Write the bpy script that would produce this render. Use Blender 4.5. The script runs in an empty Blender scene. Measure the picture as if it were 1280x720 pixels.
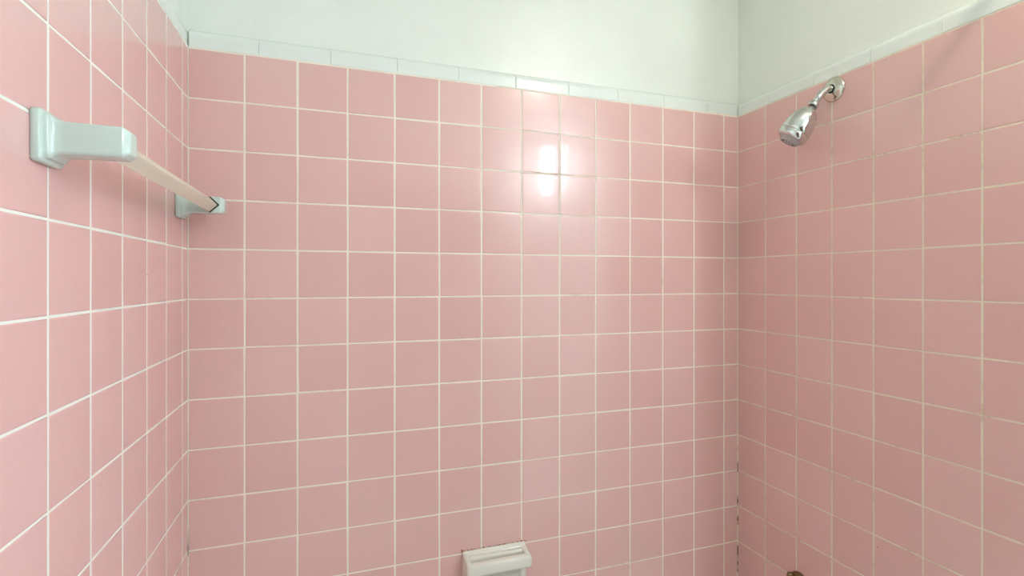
import bpy, bmesh, math, random
from mathutils import Vector, Matrix

random.seed(7)
C = bpy.context.scene.collection
P = 0.1095                     # tile pitch (4 1/4 in tile plus joint)
W = 13.4859 * P                # alcove width
ZT = 1.92                      # top of the pink tiles
ROWS = 14
REC = 0.018                    # painted wall sits this far behind the tile face
DEPTH = 0.84                   # how far the tiled side walls come forward
CEIL = 2.45
YF = -2.2                      # front wall of the bathroom
XR = 2.55                      # far right wall of the bathroom


# ------------------------------------------------------------------ materials
def new_mat(name):
    m = bpy.data.materials.new(name)
    m.use_nodes = True
    nt = m.node_tree
    b = nt.nodes['Principled BSDF']
    return m, nt, b


def N(nt, kind, **kw):
    n = nt.nodes.new(kind)
    for k, v in kw.items():
        if k in n.inputs.keys():
            n.inputs[k].default_value = v
        else:
            setattr(n, k, v)
    return n


def noise(nt, scale, detail=2.0, rough=0.5, loc=(0, 0, 0)):
    tc = N(nt, 'ShaderNodeTexCoord')
    mp = N(nt, 'ShaderNodeMapping')
    mp.inputs['Location'].default_value = loc
    no = N(nt, 'ShaderNodeTexNoise', Scale=scale, Detail=detail, Roughness=rough)
    nt.links.new(tc.outputs['Object'], mp.inputs['Vector'])
    nt.links.new(mp.outputs['Vector'], no.inputs['Vector'])
    return no


def ramp(nt, src, p0, p1, c0=(0, 0, 0, 1), c1=(1, 1, 1, 1)):
    r = N(nt, 'ShaderNodeValToRGB')
    r.color_ramp.elements[0].position = p0
    r.color_ramp.elements[1].position = p1
    r.color_ramp.elements[0].color = c0
    r.color_ramp.elements[1].color = c1
    nt.links.new(src, r.inputs['Fac'])
    return r


def mix(nt, fac, a, b, blend='MIX'):
    m = N(nt, 'ShaderNodeMix', data_type='RGBA', blend_type=blend)
    for sock, v in ((m.inputs[0], fac), (m.inputs[6], a), (m.inputs[7], b)):
        if isinstance(v, (int, float, tuple)):
            sock.default_value = v
        else:
            nt.links.new(v, sock)
    return m.outputs[2]


def bump(nt, b, height, strength, dist):
    bp = N(nt, 'ShaderNodeBump')
    bp.inputs['Strength'].default_value = strength
    bp.inputs['Distance'].default_value = dist
    nt.links.new(height, bp.inputs['Height'])
    nt.links.new(bp.outputs['Normal'], b.inputs['Normal'])
    return bp


def mat_tile():
    m, nt, b = new_mat('pink_glaze')
    at = N(nt, 'ShaderNodeAttribute', attribute_name='tint')
    base = mix(nt, at.outputs['Fac'], TILE_A, TILE_B)
    fine = noise(nt, 900, 2, .6)
    f = ramp(nt, fine.outputs['Fac'], .30, .75, (.93, .93, .93, 1), (1.04, 1.04, 1.04, 1))
    base = mix(nt, 1.0, base, f.outputs['Color'], 'MULTIPLY')
    nt.links.new(base, b.inputs['Base Color'])
    b.inputs['Roughness'].default_value = TILE_ROUGH
    b.inputs['IOR'].default_value = 1.5
    b.inputs['Coat Weight'].default_value = .30
    b.inputs['Coat Roughness'].default_value = .06
    wav = noise(nt, 30, 2.5, .55)
    bp = bump(nt, b, wav.outputs['Fac'], .30, .0012)
    nt.links.new(bp.outputs['Normal'], b.inputs['Coat Normal'])
    return m


def mat_grout(name, clean, lo, hi):
    m, nt, b = new_mat(name)
    n1 = noise(nt, 9, 4, .65)
    s = ramp(nt, n1.outputs['Fac'], lo, hi)
    n2 = noise(nt, 120, 3, .6)
    s2 = ramp(nt, n2.outputs['Fac'], .35, .7)
    fac = mix(nt, 1.0, s.outputs['Color'], s2.outputs['Color'], 'MULTIPLY')
    col = mix(nt, fac, clean, (.44, .32, .18, 1))
    nt.links.new(col, b.inputs['Base Color'])
    b.inputs['Roughness'].default_value = .75
    bump(nt, b, n2.outputs['Fac'], .4, .001)
    return m


def mat_caulk():
    m, nt, b = new_mat('stained_caulk')
    n1 = noise(nt, 16, 3, .7)
    s = ramp(nt, n1.outputs['Fac'], .50, .58)
    # mildew only in the lower part of the corner
    tc = N(nt, 'ShaderNodeTexCoord')
    sp = N(nt, 'ShaderNodeSeparateXYZ')
    nt.links.new(tc.outputs['Object'], sp.inputs[0])
    mr = N(nt, 'ShaderNodeMapRange')
    for k, v in (('From Min', .93), ('From Max', .80), ('To Min', 0.), ('To Max', 1.)):
        mr.inputs[k].default_value = v
    nt.links.new(sp.outputs['Z'], mr.inputs['Value'])
    fac = mix(nt, 1.0, s.outputs['Color'], mr.outputs['Result'], 'MULTIPLY')
    col = mix(nt, fac, (.74, .66, .55, 1), (.16, .09, .035, 1))
    nt.links.new(col, b.inputs['Base Color'])
    b.inputs['Roughness'].default_value = .6
    return m


def mat_plain(name, col, rough, bscale=None, bstr=.2, bdist=.001, metal=0, coat=0):
    m, nt, b = new_mat(name)
    n1 = noise(nt, 5, 3, .6)
    r = ramp(nt, n1.outputs['Fac'], .3, .7, (.97, .97, .97, 1), (1.02, 1.02, 1.02, 1))
    c = mix(nt, 1.0, tuple(col) + (1,), r.outputs['Color'], 'MULTIPLY')
    nt.links.new(c, b.inputs['Base Color'])
    b.inputs['Roughness'].default_value = rough
    b.inputs['Metallic'].default_value = metal
    if coat:
        b.inputs['Coat Weight'].default_value = coat
    if bscale:
        n2 = noise(nt, bscale, 2, .5)
        bump(nt, b, n2.outputs['Fac'], bstr, bdist)
    return m


def mat_emit(name, col, strength):
    m, nt, b = new_mat(name)
    b.inputs['Base Color'].default_value = tuple(col) + (1,)
    b.inputs['Emission Color'].default_value = tuple(col) + (1,)
    b.inputs['Emission Strength'].default_value = strength
    n1 = noise(nt, 3, 1, .5)
    r = ramp(nt, n1.outputs['Fac'], 0, 1, (.2, .2, .2, 1), (.3, .3, .3, 1))
    nt.links.new(r.outputs['Color'], b.inputs['Roughness'])
    return m


TILE_A = (.715, .432, .405, 1)
TILE_B = (.765, .487, .463, 1)
TILE_ROUGH = .24
COOL = (.86, .95, 1.0)
WARM = (1.0, .89, .76)
COOL_S = 102.0
WARM_S = 135.0
DAY = (.74, .86, 1.0)
DAY_S = 10.0

M = dict(
    tile=mat_tile(), grout=mat_grout('grout', (.82, .77, .66, 1), .56, .76), tan_grout=mat_grout('tan_grout', (.75, .67, .53, 1), .49, .74),
    lit_grout=mat_grout('lit_grout', (.80, .81, .74, 1), .66, .85), caulk=mat_caulk(),  # left-wall grout: bluish white of the light on it is put into the colour
    paint=mat_plain('white_wall_paint', (.785, .825, .765), .24, 240, .5, .0014),
    roompaint=mat_plain('room_wall_paint', (.76, .77, .76), .45, 200, .3, .001),
    trim=mat_plain('white_glazed_trim', (.765, .82, .775), .22, 30, .2, .001),
    ceramic=mat_plain('white_ceramic', (.56, .665, .61), .10, 25, .12, .001),
    almond=mat_plain('ivory_plastic', (.74, .67, .54), .32, 60, .08, .0006),
    dish=mat_plain('off_white_ceramic', (.76, .75, .68), .14, 25, .15, .001),
    chrome=mat_plain('chrome', (.66, .67, .65), .055, 40, .03, .0005, metal=1),
    nickel=mat_plain('dull_chrome', (.66, .63, .55), .13, 40, .06, .0006, metal=1),
    brass=mat_plain('tarnished_brass', (.23, .17, .08), .35, 90, .3, .001, metal=1),
    dark=mat_plain('dark_rubber', (.02, .018, .016), .5, 80, .1, .0005),
    greyp=mat_plain('grey_spray_plastic', (.46, .43, .42), .22, 80, .1, .0005),
    brownseal=mat_plain('brown_sealant', (.34, .17, .09), .7, 200, .3, .0008),
    wood=mat_plain('dark_brown_door_paint', (.15, .095, .065), .35, 60, .1, .001),
    speck=mat_plain('rust_speck', (.12, .05, .025), .7, 200, .2, .0005),
    chip=mat_plain('bare_plaster_chip', (.86, .85, .80), .8, 200, .4, .001),
    floor=mat_plain('grey_floor_tile', (.72, .71, .69), .35, 40, .1, .001),
    enamel=mat_plain('tub_enamel', (.80, .80, .77), .12, 10, .05, .001),
    cool=mat_emit('lit_tube_glass', COOL, COOL_S),
    day=mat_emit('fill_light_pane', DAY, DAY_S),
    warm=mat_emit('lit_bulb_glass', WARM, WARM_S),
)


# ------------------------------------------------------------------ helpers
def link(name, me, mats, parent=None, smooth=False):
    o = bpy.data.objects.new(name, me)
    for m in mats if isinstance(mats, (list, tuple)) else [mats]:
        me.materials.append(m)
    if smooth:
        for p in me.polygons:
            p.use_smooth = True
    C.objects.link(o)
    if parent is not None:
        o.parent = parent
        o.matrix_parent_inverse = Matrix.Translation(-parent.location)
    return o


def from_bm(name, bm, mats, parent=None, smooth=False, fix=True):
    if fix:
        bmesh.ops.recalc_face_normals(bm, faces=bm.faces)
    me = bpy.data.meshes.new(name)
    bm.to_mesh(me)
    bm.free()
    return link(name, me, mats, parent, smooth)


def empty(name, loc, label, cat, group=None):
    o = bpy.data.objects.new(name, None)
    o.location = loc
    o.empty_display_size = .03
    C.objects.link(o)
    o['label'] = label
    o['category'] = cat
    if group:
        o['group'] = group
    return o


def structure(o, label=None):
    o['kind'] = 'structure'
    if label:
        o['label'] = label
        o['category'] = o.name.split('_')[0]
    return o


def add_box(bm, lo, hi, bev=0, seg=3, mat=0):
    r = bmesh.ops.create_cube(bm, size=1)
    vs = r['verts']
    for v in vs:
        v.co = Vector([lo[i] + (v.co[i] + .5) * (hi[i] - lo[i]) for i in range(3)])
    fs = {f for v in vs for f in v.link_faces}
    if bev:
        es = list({e for f in fs for e in f.edges})
        r2 = bmesh.ops.bevel(bm, geom=es, offset=bev, segments=seg, affect='EDGES', profile=.5)
        fs = set(r2['faces']) | {f for f in fs if f.is_valid}
    for f in fs:
        if f.is_valid:
            f.material_index = mat


def rot_to(axis):
    return Vector((0, 0, 1)).rotation_difference(Vector(axis).normalized()).to_matrix()


def add_lathe(bm, prof, origin, axis, seg=48, mat=0):
    R = rot_to(axis)
    o = Vector(origin)
    rings = []
    for t, r in prof:
        if r < 1e-6:
            rings.append([bm.verts.new(o + R @ Vector((0, 0, t)))])
        else:
            rings.append([bm.verts.new(o + R @ Vector((r * math.cos(2 * math.pi * i / seg),
                                                       r * math.sin(2 * math.pi * i / seg), t))) for i in range(seg)])
    for a, b in zip(rings, rings[1:]):
        for i in range(seg):
            j = (i + 1) % seg
            if len(a) == 1 and len(b) == 1:
                continue
            if len(a) == 1:
                f = bm.faces.new((a[0], b[i], b[j]))
            elif len(b) == 1:
                f = bm.faces.new((a[i], b[0], a[j]))
            else:
                f = bm.faces.new((a[i], b[i], b[j], a[j]))
            f.material_index = mat
            f.smooth = True


def add_sweep(bm, pts, radius, seg=24, mat=0, cap=True):
    rings = []
    n = None
    for i, p in enumerate(pts):
        a = pts[max(0, i - 1)]
        b = pts[min(len(pts) - 1, i + 1)]
        t = (b - a).normalized()
        if n is None:
            n = t.orthogonal().normalized()
        n = (n - t * n.dot(t)).normalized()
        m = t.cross(n)
        r = radius(i / (len(pts) - 1)) if callable(radius) else radius
        rings.append([bm.verts.new(p + (n * math.cos(2 * math.pi * k / seg) + m * math.sin(2 * math.pi * k / seg)) * r)
                      for k in range(seg)])
    for a, b in zip(rings, rings[1:]):
        for k in range(seg):
            f = bm.faces.new((a[k], a[(k + 1) % seg], b[(k + 1) % seg], b[k]))
            f.smooth = True
            f.material_index = mat
    if cap:
        bm.faces.new(rings[0][::-1]).material_index = mat
        bm.faces.new(rings[-1]).material_index = mat


def rrect(hw, hh, r, k=5):
    pts = []
    for cx, cy, a0 in ((hw - r, hh - r, 0), (-hw + r, hh - r, 90), (-hw + r, -hh + r, 180), (hw - r, -hh + r, 270)):
        for i in range(k + 1):
            a = math.radians(a0 + 90 * i / k)
            pts.append((cx + r * math.cos(a), cy + r * math.sin(a)))
    return pts


def loft(bm, sections, to3d, cap0=True, cap1=True, mat=0):
    """sections: list of (depth, [(u, v) ...]) with equal counts; to3d(u, v, depth)."""
    rings = [[bm.verts.new(to3d(u, v, d)) for u, v in s] for d, s in sections]
    n = len(rings[0])
    for a, b in zip(rings, rings[1:]):
        for k in range(n):
            f = bm.faces.new((a[k], a[(k + 1) % n], b[(k + 1) % n], b[k]))
            f.smooth = True
            f.material_index = mat
    if cap0:
        bm.faces.new(rings[0][::-1]).material_index = mat
    if cap1:
        f = bm.faces.new(rings[-1])
        f.material_index = mat
        f.smooth = True


# ------------------------------------------------------------------ tiled walls
def cladding(name, to3d, u_edges, z_top, rows, gu, gv, specks, parent, seed, u_end, grout):
    """One mesh of cushion-edged tiles over a grout bed. to3d(u, depth, z): depth > 0 goes into the wall."""
    rnd = random.Random(seed)
    vs, fs, mi, tint = [], [], [], []

    def quad(a, b, c, d, m):
        fs.append((a, b, c, d))
        mi.append(m)

    def V(u, d, z, t):
        vs.append(to3d(u, d, z))
        tint.append(t)
        return len(vs) - 1
    z_lo = z_top - rows * P
    # bed (solid slab behind the tiles)
    ring = []
    for d in (.0005, REC):
        ring.append([V(u, d, z, .5) for u, z in ((u_edges[0] - .0005, z_lo), (u_end, z_lo),
                                                 (u_end, z_top + .004), (u_edges[0] - .0005, z_top + .004))])
    quad(*ring[0], 1)
    for k in range(4):
        quad(ring[0][k], ring[0][(k + 1) % 4], ring[1][(k + 1) % 4], ring[1][k], 1)
    for i in range(len(u_edges) - 1):
        for r in range(rows):
            u0 = u_edges[i] + (gu / 2 if i else .0012)
            u1 = u_edges[i + 1] - (gu / 2 if i < len(u_edges) - 2 else .0012)
            z1 = z_top - r * P - (gv / 2 if r else .0016)
            z0 = z_top - (r + 1) * P + gv / 2
            j = [rnd.gauss(0, .00022) for _ in range(4)]
            u0 += j[0]; u1 += j[1]; z0 += j[2]; z1 += j[3]
            t = min(1, max(0, rnd.gauss(.5, .22)))
            tu, tz = [max(-.0032, min(.0032, rnd.gauss(0, .0022))) for _ in range(2)]
            off = max(-.0001, min(.0001, rnd.gauss(0, .00006)))
            uc, zc = (u0 + u1) / 2, (z0 + z1) / 2
            rings = []
            for ins, dep in ((0, .0030), (.0002, .0009), (.0008, .00028), (.0018, .00004), (.0032, 0.0)):
                rings.append([V(u, dep + off + tu * (u - uc) + tz * (z - zc), z, t)
                              for u, z in ((u0 + ins, z0 + ins), (u1 - ins, z0 + ins), (u1 - ins, z1 - ins), (u0 + ins, z1 - ins))])
            for a, b in zip(rings, rings[1:]):
                for k in range(4):
                    quad(a[k], a[(k + 1) % 4], b[(k + 1) % 4], b[k], 0)
            quad(*rings[-1], 0)
    # small rust and dirt specks stuck on the glaze
    for (u, z, s) in specks:
        n = 8
        c = V(u, -.0006, z, .5)
        rim = [V(u + s * math.cos(2 * math.pi * k / n) * rnd.uniform(.6, 1.2), .0003,
                 z + s * math.sin(2 * math.pi * k / n) * rnd.uniform(.6, 1.4), .5) for k in range(n)]
        for k in range(n):
            fs.append((c, rim[k], rim[(k + 1) % n]))
            mi.append(2)
    me = bpy.data.meshes.new(name)
    me.from_pydata(vs, [], fs)
    a = me.attributes.new('tint', 'FLOAT', 'POINT')
    a.data.foreach_set('value', tint)
    o = link(name, me, [M['tile'], M[grout], M['speck']], parent, True)
    for p, m in zip(me.polygons, mi):
        p.material_index = m
        p.use_smooth = m != 1
    bm = bmesh.new()
    bm.from_mesh(me)
    bmesh.ops.recalc_face_normals(bm, faces=bm.faces)
    bm.to_mesh(me)
    bm.free()
    return o


def border(name, to3d, joints, label):
    """White mud-cap trim: 2 in by 6 in tiles whose top rolls back to the painted wall."""
    bm = bmesh.new()
    prof = [(.004, ZT + .0012), (.0004, ZT + .0012), (0, ZT + .0020), (0, ZT + .0034), (0, ZT + .0235), (0, ZT + .0255)]
    R = REC
    for i in range(1, 9):
        a = math.radians(90 * i / 8)
        prof.append((R - R * math.cos(a), ZT + .0255 + R * math.sin(a)))
    prof.append((REC + .002, ZT + .0255 + R))
    prof.append((REC + .002, ZT + .004))
    rnd = random.Random(name)
    for a, b in zip(joints, joints[1:]):
        off = rnd.gauss(0, .0003)
        tl = rnd.gauss(0, .0007)
        loops = []
        g = .00018
        for u, ins in ((a + g, .0009), (a + g + .0014, 0), (a + g + .0030, 0), (b - g - .0030, 0), (b - g - .0014, 0), (b - g, .0009)):
            loops.append([bm.verts.new(to3d(u, d + (ins + off + tl * (u - (a + b) / 2) if q < len(prof) - 2 else 0), z))
                          for q, (d, z) in enumerate(prof)])
        for l0, l1 in zip(loops, loops[1:]):
            for k in range(len(prof)):
                k2 = (k + 1) % len(prof)
                f = bm.faces.new((l0[k], l0[k2], l1[k2], l1[k]))
                f.smooth = True
        bm.faces.new(loops[0])
        bm.faces.new(loops[-1][::-1])
    o = from_bm(name, bm, [M['trim']])
    return structure(o, label)


def box_obj(name, lo, hi, mat, label=None):
    bm = bmesh.new()
    add_box(bm, lo, hi)
    o = from_bm(name, bm, mat)
    return structure(o, label) if label else o


wb = box_obj('wall_back', (-.14, REC, 0), (XR + .12, .14, CEIL), M['paint'], 'white painted back wall above the pink square tiles')
wl = box_obj('wall_left', (-.14, YF, 0), (-REC, REC, CEIL), M['paint'], 'left alcove wall of pink tiles carrying the towel bar')
wr = box_obj('wall_right', (W + REC, -.90, 0), (W + .13, REC, CEIL), M['paint'], 'right alcove wall of pink tiles behind the shower head')
box_obj('wall_front', (-.14, YF - .12, 0), (XR + .12, YF, CEIL), M['roompaint'], 'painted bathroom wall behind the viewer')
bm = bmesh.new()
DX0, DX1 = .48, 1.26  # unseen dark door added to give the chrome something dark to reflect
add_box(bm, (DX0, YF + .002, .01), (DX1, YF + .030, 2.03), .003, 2)
for x0, x1, z0, z1 in ((.09, .35, .14, .82), (.43, .69, .14, .82), (.09, .35, .98, 1.88), (.43, .69, .98, 1.88)):
    add_box(bm, (DX0 + x0, YF + .028, z0), (DX0 + x1, YF + .038, z1), .006, 2)
door = structure(from_bm('door_added_1', bm, M['wood']), 'dark brown panelled door added behind the viewer for the chrome to reflect')
bm = bmesh.new()
add_lathe(bm, [(.0, .030), (.004, .030), (.008, .012), (.030, .011), (.036, .022), (.048, .028), (.060, .022), (.064, 0)], (DX1 - .065, YF + .0305, .95), (0, 1, 0), 32)
from_bm('door_knob', bm, M['chrome'], door)
WY0, WY1, WZ0, WZ1 = -2.05, -1.05, .95, 2.10  # unseen window added so its glowing glass fills the alcove with soft light
bm = bmesh.new()
for lo, hi in (((XR, YF, 0), (XR + .12, REC, WZ0)), ((XR, YF, WZ1), (XR + .12, REC, CEIL)),
               ((XR, YF, WZ0), (XR + .12, WY0, WZ1)), ((XR, WY1, WZ0), (XR + .12, REC, WZ1))):
    add_box(bm, lo, hi)
structure(from_bm('wall_far_right', bm, M['roompaint']), 'painted wall of the room past the alcove')
bm = bmesh.new()
for lo, hi in (((XR + .02, WY0, WZ0), (XR + .09, WY1, WZ0 + .05)), ((XR + .02, WY0, WZ1 - .05), (XR + .09, WY1, WZ1)),
               ((XR + .02, WY0, WZ0 + .05), (XR + .09, WY0 + .05, WZ1 - .05)), ((XR + .02, WY1 - .05, WZ0 + .05), (XR + .09, WY1, WZ1 - .05)),
               ((XR + .025, WY0 + .05, (WZ0 + WZ1) / 2 - .02), (XR + .085, WY1 - .05, (WZ0 + WZ1) / 2 + .02))):
    add_box(bm, lo, hi, .003, 2)
win = structure(from_bm('window_added_1', bm, M['enamel']), 'unseen glowing window added in the far right wall as fill light')
bm = bmesh.new()
add_box(bm, (XR + .05, WY0 + .04, WZ0 + .04), (XR + .056, WY1 - .04, WZ1 - .04))
from_bm('pane', bm, M['day'], win)
box_obj('floor', (-.14, YF - .12, -.10), (XR + .12, .14, 0), M['floor'], 'grey bathroom floor in front of the tub')
box_obj('ceiling', (-.14, YF - .12, CEIL), (XR + .12, .14, CEIL + .1), M['paint'], 'white painted bathroom ceiling')

# horizontal stations of the vertical joints, measured from each corner
ub = [0.0] + [(1.0063 + i) * P for i in range(13)] + [W]
ul = [0.0] + [(.3915 + i) * P for i in range(8)]
ur = [0.0] + [(1.0200 + i) * P for i in range(7)]
ul = [u for u in ul if u < DEPTH]
ur = [u for u in ur if u < DEPTH]
cladding('tile_cladding', lambda u, d, z: (u, d, z), ub, ZT, ROWS, .0031, .0023,
         [(.1012, 1.861, .0011), (.0905, 1.146, .0007), (.047, 1.013, .0006), (.083, .918, .0005), (.1935, 1.866, .0006),
          (.5963, 1.086, .0009), (1.246, 1.853, .0009), (.5945, .958, .0008)], wb, 11, W, 'grout')
cladding('tile_cladding', lambda u, d, z: (-d, -u, z), ul, ZT, ROWS, .0036, .0022,
         [(.022, 1.697, .0013), (.262, 1.424, .0011), (.128, 1.253, .0010), (.452, 1.134, .0013), (.446, 1.129, .0009),
          (.385, 1.06, .0010)], wl, 12, ul[-1], 'lit_grout')
cladding('tile_cladding', lambda u, d, z: (W + d, -u, z), ur, ZT, ROWS, .0027, .0024,
         [(.3616, 1.671, .0008), (.395, 1.574, .0008), (.458, 1.02, .0008), (.45, .80, .0016), (.60, 1.83, .0006),
          (.66, 1.84, .0008)], wr, 13, ur[-1], 'tan_grout')

border('trim_1', lambda u, d, z: (u, d, z), [.0003] + [.1379 + .1532 * k for k in range(9)] + [W - .0003],
       'row of white glazed edging tiles along the back wall')
border('trim_2', lambda u, d, z: (-d, -u, z), [.0003] + [.105 + .1535 * k for k in range(5)],
       'row of white glazed edging tiles along the left wall')
border('trim_3', lambda u, d, z: (W + d, -u, z), [.0003] + [.1228 + .1547 * k for k in range(5)],
       'row of white glazed edging tiles above the shower head')

# stained sealant line down the right-hand inside corner, plain line on the left
for nm, x, sx, par in (('corner_sealant', W, -1, wr), ('corner_sealant', 0, 1, wl)):
    bm = bmesh.new()
    prev = None
    rnd = random.Random(nm + str(sx))
    for i in range(61):
        z = ZT - i * (ROWS * P) / 60
        s = .0016 + rnd.uniform(-.0003, .0004) + (.0008 if sx < 0 and z < .95 else 0)
        ring = [bm.verts.new((x, .0005, z)), bm.verts.new((x + sx * s, .0002, z)),
                bm.verts.new((x + sx * s * .35, -s * .35, z)), bm.verts.new((x, -s, z))]
        if prev:
            for k in range(4):
                bm.faces.new((prev[k], prev[(k + 1) % 4], ring[(k + 1) % 4], ring[k]))
        prev = ring
    from_bm(nm, bm, M['caulk'], par)

# flakes of bare plaster above the shower flange
bm = bmesh.new()
rnd = random.Random(5)
for y, z, s in ((-.330, 1.925, .004), (-.338, 1.929, .003), (-.352, 1.9245, .004), (-.347, 1.932, .0025), (-.316, 1.927, .0028),
                (-.310, 1.933, .002), (-.360, 1.927, .003)):
    n = 7
    c = bm.verts.new((W - .0016, y, z))
    rim = [bm.verts.new((W + .0001, y + s * math.cos(6.283 * k / n) * rnd.uniform(.5, 1.3),
                         z + s * math.sin(6.283 * k / n) * rnd.uniform(.5, 1.5))) for k in range(n)]
    for k in range(n):
        bm.faces.new((c, rim[k], rim[(k + 1) % n]))
from_bm('plaster_chip', bm, M['chip'], bpy.data.objects['trim_3'])

# ------------------------------------------------------------------ towel bar
ZB, YN, YFAR, XB = 1.569, -.603, -.071, .058
tb = empty('towel_bar', (0, YN, ZB), 'ivory square towel bar on two white ceramic brackets on left tiled wall', 'towel bar')


def bracket(y):
    bm = bmesh.new()
    def to3d(u, v, d):
        return (d, y + u, ZB + v)
    secs = []
    for dd, w_, h_, rr in ((.0004, .0270, .0278, .004), (.0020, .0277, .0285, .005), (.0070, .0277, .0285, .0055), (.0084, .0272, .0280, .006),
                           (.0090, .0262, .0270, .006), (.0092, .0248, .0257, .006), (.0094, .0236, .0246, .006), (.0099, .0232, .0242, .006),
                           (.0128, .0231, .0241, .006), (.0140, .0226, .0236, .006), (.0146, .0214, .0226, .006)):
        secs.append((dd, rrect(w_, h_, rr)))
    for i in range(1, 8):                       # short cove sweeping into the post
        t = i / 7
        e = (1 - t) ** 2.4
        secs.append((.0148 + .0110 * t, rrect(.0164 + .0036 * e, .0182 + .0036 * e, .0046)))
    for dd, w_, h_, rr in ((.050, .0162, .0176, .0040), (.0770, .0160, .0171, .0038), (.0776, .0159, .0170, .0038), (.0784, .0155, .0166, .0038),
                           (.0832, .0120, .0134, .0036), (.0840, .0113, .0127, .0036), (.0845, .0102, .0116, .0034), (.0846, .0085, .0100, .003)):
        secs.append((dd, rrect(w_, h_, rr)))
    loft(bm, secs, to3d)
    return from_bm('bracket', bm, M['ceramic'], tb)


bn = bracket(YN)
bf = bracket(YFAR)


def square_bar(name, y0, y1, h, mat, parent, bev, sx=0):
    bm = bmesh.new()
    k = h / math.sqrt(2)
    sec = rrect(k, k, bev, 3)
    ca = math.sqrt(.5)
    def to3d(u, v, d):
        return (XB + sx + (u - v) * ca, d, ZB + (u + v) * ca)
    loft(bm, [(y0, sec), (y1, sec)], to3d)
    o = from_bm(name, bm, mat, parent)
    for p in o.data.polygons:
        p.use_smooth = abs(p.normal.y) < .5 and p.area < (y1 - y0) * .006
    return o


square_bar('bar', YN + .010, YFAR - .0145, .0148, M['almond'], tb, .0009)['label'] = 'ivory plastic square bar set on edge'
# dark sockets where the bar enters the brackets
for y, s, par in ((YN, 1, bn), (YFAR, -1, bf)):
    y0 = y + s * .0158
    square_bar('socket', min(y0, y0 + s * .0009), max(y0, y0 + s * .0009), .0172, M['dark'], par, .0009, .0012)['label'] = 'dark diamond-shaped socket round the bar end'

# ------------------------------------------------------------------ shower head
Ey, Ez = -.338, 1.890
sh = empty('shower_head', (W, Ey, Ez), 'chrome shower head on a bent arm high on the right tiled wall', 'shower head')
E0 = Vector((W, Ey, Ez))
bm = bmesh.new()
add_lathe(bm, [(.0002, .0305), (.0022, .0308), (.0045, .0298), (.0072, .0268), (.0098, .0215), (.0118, .0150), (.0124, .0112), (.0124, .0)],
          E0, (-1, 0, 0))
fl = from_bm('flange', bm, M['nickel'], sh)
fl['label'] = 'round dull chrome wall flange'
bm = bmesh.new()
add_lathe(bm, [(.0115, .0092), (.0130, .0112), (.0142, .0108), (.0146, .0092)], E0, (-1, 0, 0), 36)
from_bm('collar', bm, M['dark'], fl)
th, ph, L = .96, .16, .070
a = Vector((-math.cos(th), math.sin(th) * math.sin(ph), -math.sin(th) * math.cos(ph)))
s0 = E0 + Vector((-.002, 0, 0))
k0 = E0 + Vector((-.030, 0, 0))
nk = k0 + a * L
pts = [s0, E0 + Vector((-.009, 0, 0))]
p0, p2 = E0 + Vector((-.011, 0, 0)), k0 + a * .026
for i in range(0, 15):
    t = i / 14
    pts.append(p0 * (1 - t) ** 2 + k0 * 2 * t * (1 - t) + p2 * t * t)
pts.append(k0 + a * .052)
bm = bmesh.new()
add_sweep(bm, pts, .0090, 28)
from_bm('arm', bm, M['chrome'], sh)
bm = bmesh.new()
add_lathe(bm, [(.0, .0092), (.0, .0115), (.0012, .0128), (.0105, .0128), (.0118, .0118), (.0118, .0082)], k0 + a * .047, a, 40)
from_bm('swivel_nut', bm, M['chrome'], sh)
bm = bmesh.new()
add_lathe(bm, [(-.002, .0070), (.0, .0092), (.0030, .0092), (.0060, .0084)], k0 + a * .0592, a, 32)
from_bm('rubber_ring', bm, M['dark'], sh)['label'] = 'black rubber ring at the swivel'
d = Vector((-.385, .385, -.84)).normalized()
hb = nk - d * .004
bm = bmesh.new()
HS = 1.06
add_lathe(bm, [(t * HS, q) for t, q in ((-.004, .0), (-.004, .0085), (.0, .0105), (.0015, .0135), (.005, .0182), (.011, .0232), (.019, .0280), (.029, .0320), (.040, .0348),
               (.051, .0364), (.0590, .0369), (.0598, .0365), (.0602, .0354), (.0610, .0354), (.0614, .0365), (.0622, .0371),
               (.0740, .0360), (.0770, .0345), (.0785, .0318), (.0778, .0300), (.0778, .0))], hb, d, 64)
from_bm('body', bm, M['chrome'], sh)
bm = bmesh.new()
add_lathe(bm, [(t * HS, q) for t, q in ((.0770, .0285), (.0795, .0282), (.0808, .0268), (.0808, .0248), (.0868, .0225), (.0882, .0205), (.0876, .0185), (.0876, .0110), (.0892, .0095), (.0892, .0))], hb, d, 48)
sf = from_bm('spray_face', bm, M['greyp'], sh)
sf['label'] = 'grey spray face'
R = rot_to(d)
bm = bmesh.new()
for ring_r, n in ((.0150, 12),):
    for k in range(n):
        an = 6.283 * k / n
        add_lathe(bm, [(.0870 * HS, .0014), (.0892 * HS, .0011), (.0892 * HS, .0)], hb + R @ Vector((ring_r * math.cos(an), ring_r * math.sin(an), 0)), d, 8)
from_bm('nozzle_ring', bm, M['dark'], sf)

# ------------------------------------------------------------------ soap dish
sx0, sx1, sz1 = .606, .7775, .7225
sz0 = sz1 - .116
sd = empty('soap_dish', ((sx0 + sx1) / 2, 0, sz0), 'off-white ceramic soap dish with grab bar on the back tiled wall', 'soap dish')
cx, cz = (sx0 + sx1) / 2, (sz0 + sz1) / 2
hw, hh = (sx1 - sx0) / 2, (sz1 - sz0) / 2
bm = bmesh.new()
def to_back(u, v, dd):
    return (cx + u, -dd, cz + v)
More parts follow.
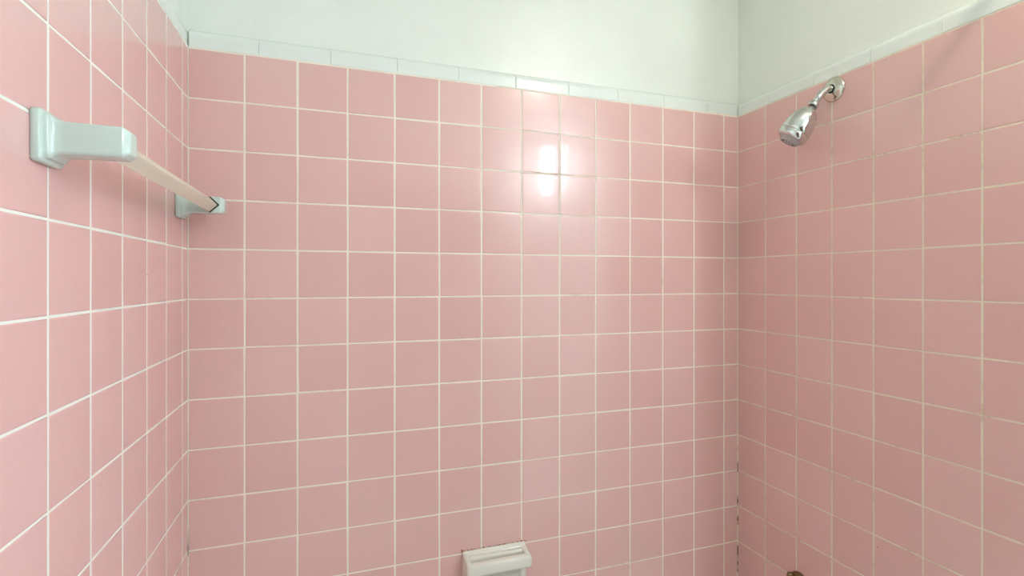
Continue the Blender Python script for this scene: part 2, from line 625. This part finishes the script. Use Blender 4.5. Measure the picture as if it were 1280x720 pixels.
# stepped flange with a sunken basin in the middle
loft(bm, [(.0003, rrect(hw, hh, .006)), (.005, rrect(hw, hh, .006)), (.0065, rrect(hw - .0012, hh - .0012, .006)),
          (.0078, rrect(hw - .0042, hh - .0042, .006)), (.0105, rrect(hw - .0052, hh - .0052, .006)),
          (.0125, rrect(hw - .0068, hh - .0068, .006)), (.0138, rrect(hw - .0105, hh - .0105, .006)),
          (.0135, rrect(hw - .0155, hh - .0160, .008)), (.0105, rrect(hw - .0185, hh - .0200, .010)),
          (.0028, rrect(hw - .0235, hh - .0260, .012))], to_back)
loft(bm, [(.009, [(u, v + .7055 - cz) for u, v in rrect(hw - .0065, .0085, .004)]), (.0190, [(u, v + .7048 - cz) for u, v in rrect(hw - .0060, .0070, .004)]),
          (.0215, [(u, v + .7046 - cz) for u, v in rrect(hw - .0065, .0060, .004)]), (.0228, [(u, v + .7044 - cz) for u, v in rrect(hw - .0085, .0040, .003)])], to_back)
from_bm('back_plate', bm, M['dish'], sd)
# side arms carrying the grab bar
for s in (-1, 1):
    bm = bmesh.new()
    secs = []
    for dd, w_, zl, zh, io in ((.003, .0185, .660, .7185, .0004), (.010, .0165, .664, .7160, .0010), (.022, .0145, .672, .7135, .0016), (.036, .0132, .678, .7118, .0020), (.046, .0125, .681, .711, .0022)):
        xo = cx + s * (hw - io)
        zc, hz = (zl + zh) / 2, (zh - zl) / 2
        secs.append((dd, [(u + (xo - s * w_ / 2) - cx, v + zc - cz) for u, v in rrect(w_ / 2, hz, .0035)]))
    loft(bm, secs, to_back)
    from_bm('arm', bm, M['dish'], sd)
bm = bmesh.new()
ringp = [(-.046 + u, .6945 + v) for u, v in rrect(.0120, .0165, .0095, 6)]
n = len(ringp)
secs = []
for x, sc in ((sx0 + .001, .55), (sx0 + .0018, .80), (sx0 + .0040, .95), (sx0 + .008, 1.0), (cx, 1.0), (sx1 - .008, 1.0), (sx1 - .0040, .95), (sx1 - .0018, .80), (sx1 - .001, .55)):
    secs.append([bm.verts.new((x, -.046 + (yy + .046) * sc, .6945 + (zz - .6945) * sc)) for yy, zz in ringp])
for A, B in zip(secs, secs[1:]):
    for k in range(n):
        f = bm.faces.new((A[k], A[(k + 1) % n], B[(k + 1) % n], B[k]))
        f.smooth = True
bm.faces.new(secs[0]); bm.faces.new(secs[-1][::-1])
from_bm('grab_bar', bm, M['dish'], sd)
# tray with a raised lip
bm = bmesh.new()
trayw = hw - .004
loft(bm, [(.010, [(u, v + .016 - hh) for u, v in rrect(trayw, .012, .006)]), (.045, [(u, v + .014 - hh) for u, v in rrect(trayw, .009, .006)]),
          (.066, [(u, v + .016 - hh) for u, v in rrect(trayw - .004, .0085, .006)]), (.072, [(u, v + .019 - hh) for u, v in rrect(trayw - .012, .006, .005)])], to_back)
from_bm('tray', bm, M['dish'], sd)
# crumbling brown-edged sealant along the top edge
bm = bmesh.new()
rnd = random.Random(3)
prev = None
for i in range(61):
    x = sx0 - .002 + (sx1 - sx0 + .004) * i / 60
    h = -.0004 + max(0, rnd.gauss(.0002, .0010)) + (.0022 if i in (0, 1, 20, 55) else 0)
    ring = [bm.verts.new((x, -.0002, sz1 - .0006)), bm.verts.new((x, -.0040, sz1 - .0006)), bm.verts.new((x, -.0030, sz1 + h)), bm.verts.new((x, -.0002, sz1 + h * 1.4))]
    if prev:
        for k in range(4):
            bm.faces.new((prev[k], prev[(k + 1) % 4], ring[(k + 1) % 4], ring[k]))
    prev = ring
from_bm('sealant', bm, M['brownseal'], sd)['label'] = 'brown stained sealant crumbs'

# ------------------------------------------------------------------ tub valve handle (only its top shows)
vy, vz = -.2345, .597
fh = empty('faucet_handle', (W, vy, vz), 'dark tarnished bath tap handle low on the right tiled wall', 'tap handle')
bm = bmesh.new()
add_lathe(bm, [(.0002, .0330), (.003, .0328), (.007, .0285), (.011, .0200), (.013, .0150), (.030, .0135), (.030, 0)], (W, vy, vz), (-1, 0, 0), 40)
from_bm('escutcheon', bm, M['brass'], fh)
bm = bmesh.new()
add_lathe(bm, [(.026, .0), (.026, .0140), (.029, .0165), (.040, .0170), (.046, .0140), (.048, .006), (.048, 0)], (W, vy, vz), (-1, 0, 0), 40)
from_bm('hub', bm, M['brass'], fh)
for k in range(4):
    an = math.pi / 2 * k
    dr = Vector((0, math.sin(an), math.cos(an)))
    bm = bmesh.new()
    base = Vector((W - .035, vy, vz))
    add_lathe(bm, [(.010, .0060), (.022, .0058), (.028, .0078), (.033, .0088), (.0375, .0072), (.0395, .0030), (.0400, .0)], base, dr, 24)
    from_bm('lobe', bm, M['brass'], fh)

# ------------------------------------------------------------------ out-of-frame lamps and an added peg that light or shade the alcove
yr, zr = -.745, 2.045  # invented peg, shaped so its shadow runs diagonally down the right wall
cr = empty('shadow_peg', (W + REC, yr, zr), 'short unseen peg added high on the right wall to cast a diagonal shadow', 'peg')
bm = bmesh.new()
add_lathe(bm, [(.0, .0), (.0, .024), (.005, .024), (.009, .0165), (.014, .0135), (.125, .0125), (.138, .0140), (.150, .0165), (.158, .0150), (.162, .0080), (.163, .0)],
          (W + REC, yr, zr), (-1, 0, 0), 32)
from_bm('peg', bm, M['enamel'], cr)

lx, ly = 1.20, -1.03
cl = empty('ceiling_light', (lx, ly, CEIL), 'bare warm bulb in a round porcelain holder on the room ceiling', 'ceiling light')
bm = bmesh.new()
add_lathe(bm, [(.0, .0), (.0, .058), (.012, .058), (.020, .050), (.028, .026), (.036, .022), (.036, .0)], (lx, ly, CEIL), (0, 0, -1), 48)
from_bm('lamp_holder', bm, M['enamel'], cl)
bm = bmesh.new()
add_lathe(bm, [(.0355, .014), (.044, .016), (.052, .028), (.064, .037), (.078, .040), (.092, .037), (.105, .028), (.114, .013), (.117, .0)], (lx, ly, CEIL), (0, 0, -1), 40)
from_bm('bulb', bm, M['warm'], cl)

gx, gy, gz = 1.70, -2.09, 2.17
ws = empty('wall_lamp', (gx, YF, gz), 'cool white vertical tube lamp on the wall behind the viewer', 'wall lamp')
bm = bmesh.new()
add_box(bm, (gx - .04, YF, gz - .10), (gx + .04, YF + .022, gz + .10), .004, 2)
add_box(bm, (gx - .012, YF + .018, gz - .012), (gx + .012, gy, gz + .012), .002, 2)
from_bm('back_plate', bm, M['nickel'], ws)
r = .043
bm = bmesh.new()
add_lathe(bm, [(0, 0), (0, r * .8), (.008, r), (.352, r), (.360, r * .8), (.360, 0)], (gx, gy, gz - .18), (0, 0, 1), 40)
from_bm('glass_tube', bm, M['cool'], ws)
for z, sg in ((gz - .18, -1), (gz + .18, 1)):
    bm = bmesh.new()
    add_lathe(bm, [(-.004, 0), (-.004, r + .003), (.014, r + .003), (.018, r - .004), (.018, 0)], (gx, gy, z), (0, 0, sg), 40)
    from_bm('end_cap', bm, M['nickel'], ws)

# bathtub under the tiles
bt = empty('bathtub', (W / 2, -.40, 0), 'white enamel bathtub filling the tiled alcove', 'bathtub')
bm = bmesh.new()
tx, ty = W / 2 - .003, .395
def to_top(u, v, z):
    return (W / 2 + u, -.400 + v, z)
loft(bm, [(.0, rrect(tx, ty, .012)), (.345, rrect(tx, ty, .012)), (.378, rrect(tx, ty, .012)), (.385, rrect(tx - .006, ty - .006, .02)),
          (.385, rrect(tx - .060, ty - .060, .10)), (.372, rrect(tx - .075, ty - .075, .11)), (.16, rrect(tx - .12, ty - .105, .12)),
          (.075, rrect(tx - .20, ty - .16, .12))], to_top)
from_bm('tub_shell', bm, M['enamel'], bt)
bm = bmesh.new()
add_lathe(bm, [(.0, .026), (.003, .026), (.004, .020), (.002, .018), (.002, 0)], (W - .34, -.40, .0752), (0, 0, 1), 32)
from_bm('drain', bm, M['chrome'], bt)

# ------------------------------------------------------------------ camera, world, view
cam = bpy.data.cameras.new('camera')
co = bpy.data.objects.new('camera', cam)
C.objects.link(co)
co.location = (2.7775 * P, -12.1225 * P, ZT - 4.6203 * P)
co.rotation_euler = (math.pi / 2, 0, -.3399)
cam.sensor_fit = 'HORIZONTAL'
cam.sensor_width = 36
cam.lens = 662.371 / 1280 * 36
cam.shift_x = (640 - 654.8806) / 1280
cam.shift_y = -(360 - 350.0877) / 1280
cam.clip_start = .01
sc = bpy.context.scene
sc.camera = co

w = bpy.data.worlds.new('world')
w.use_nodes = True
w.node_tree.nodes['Background'].inputs['Color'].default_value = (.8, .9, 1, 1)
w.node_tree.nodes['Background'].inputs['Strength'].default_value = .3
sc.world = w
sc.view_settings.view_transform = 'Standard'
sc.view_settings.look = 'None'
sc.view_settings.gamma = 1
sc.view_settings.use_curve_mapping = False
sc.view_settings.exposure = -0.17
sc.cycles.max_bounces = 12
sc.cycles.diffuse_bounces = 8
sc.cycles.use_denoising = True
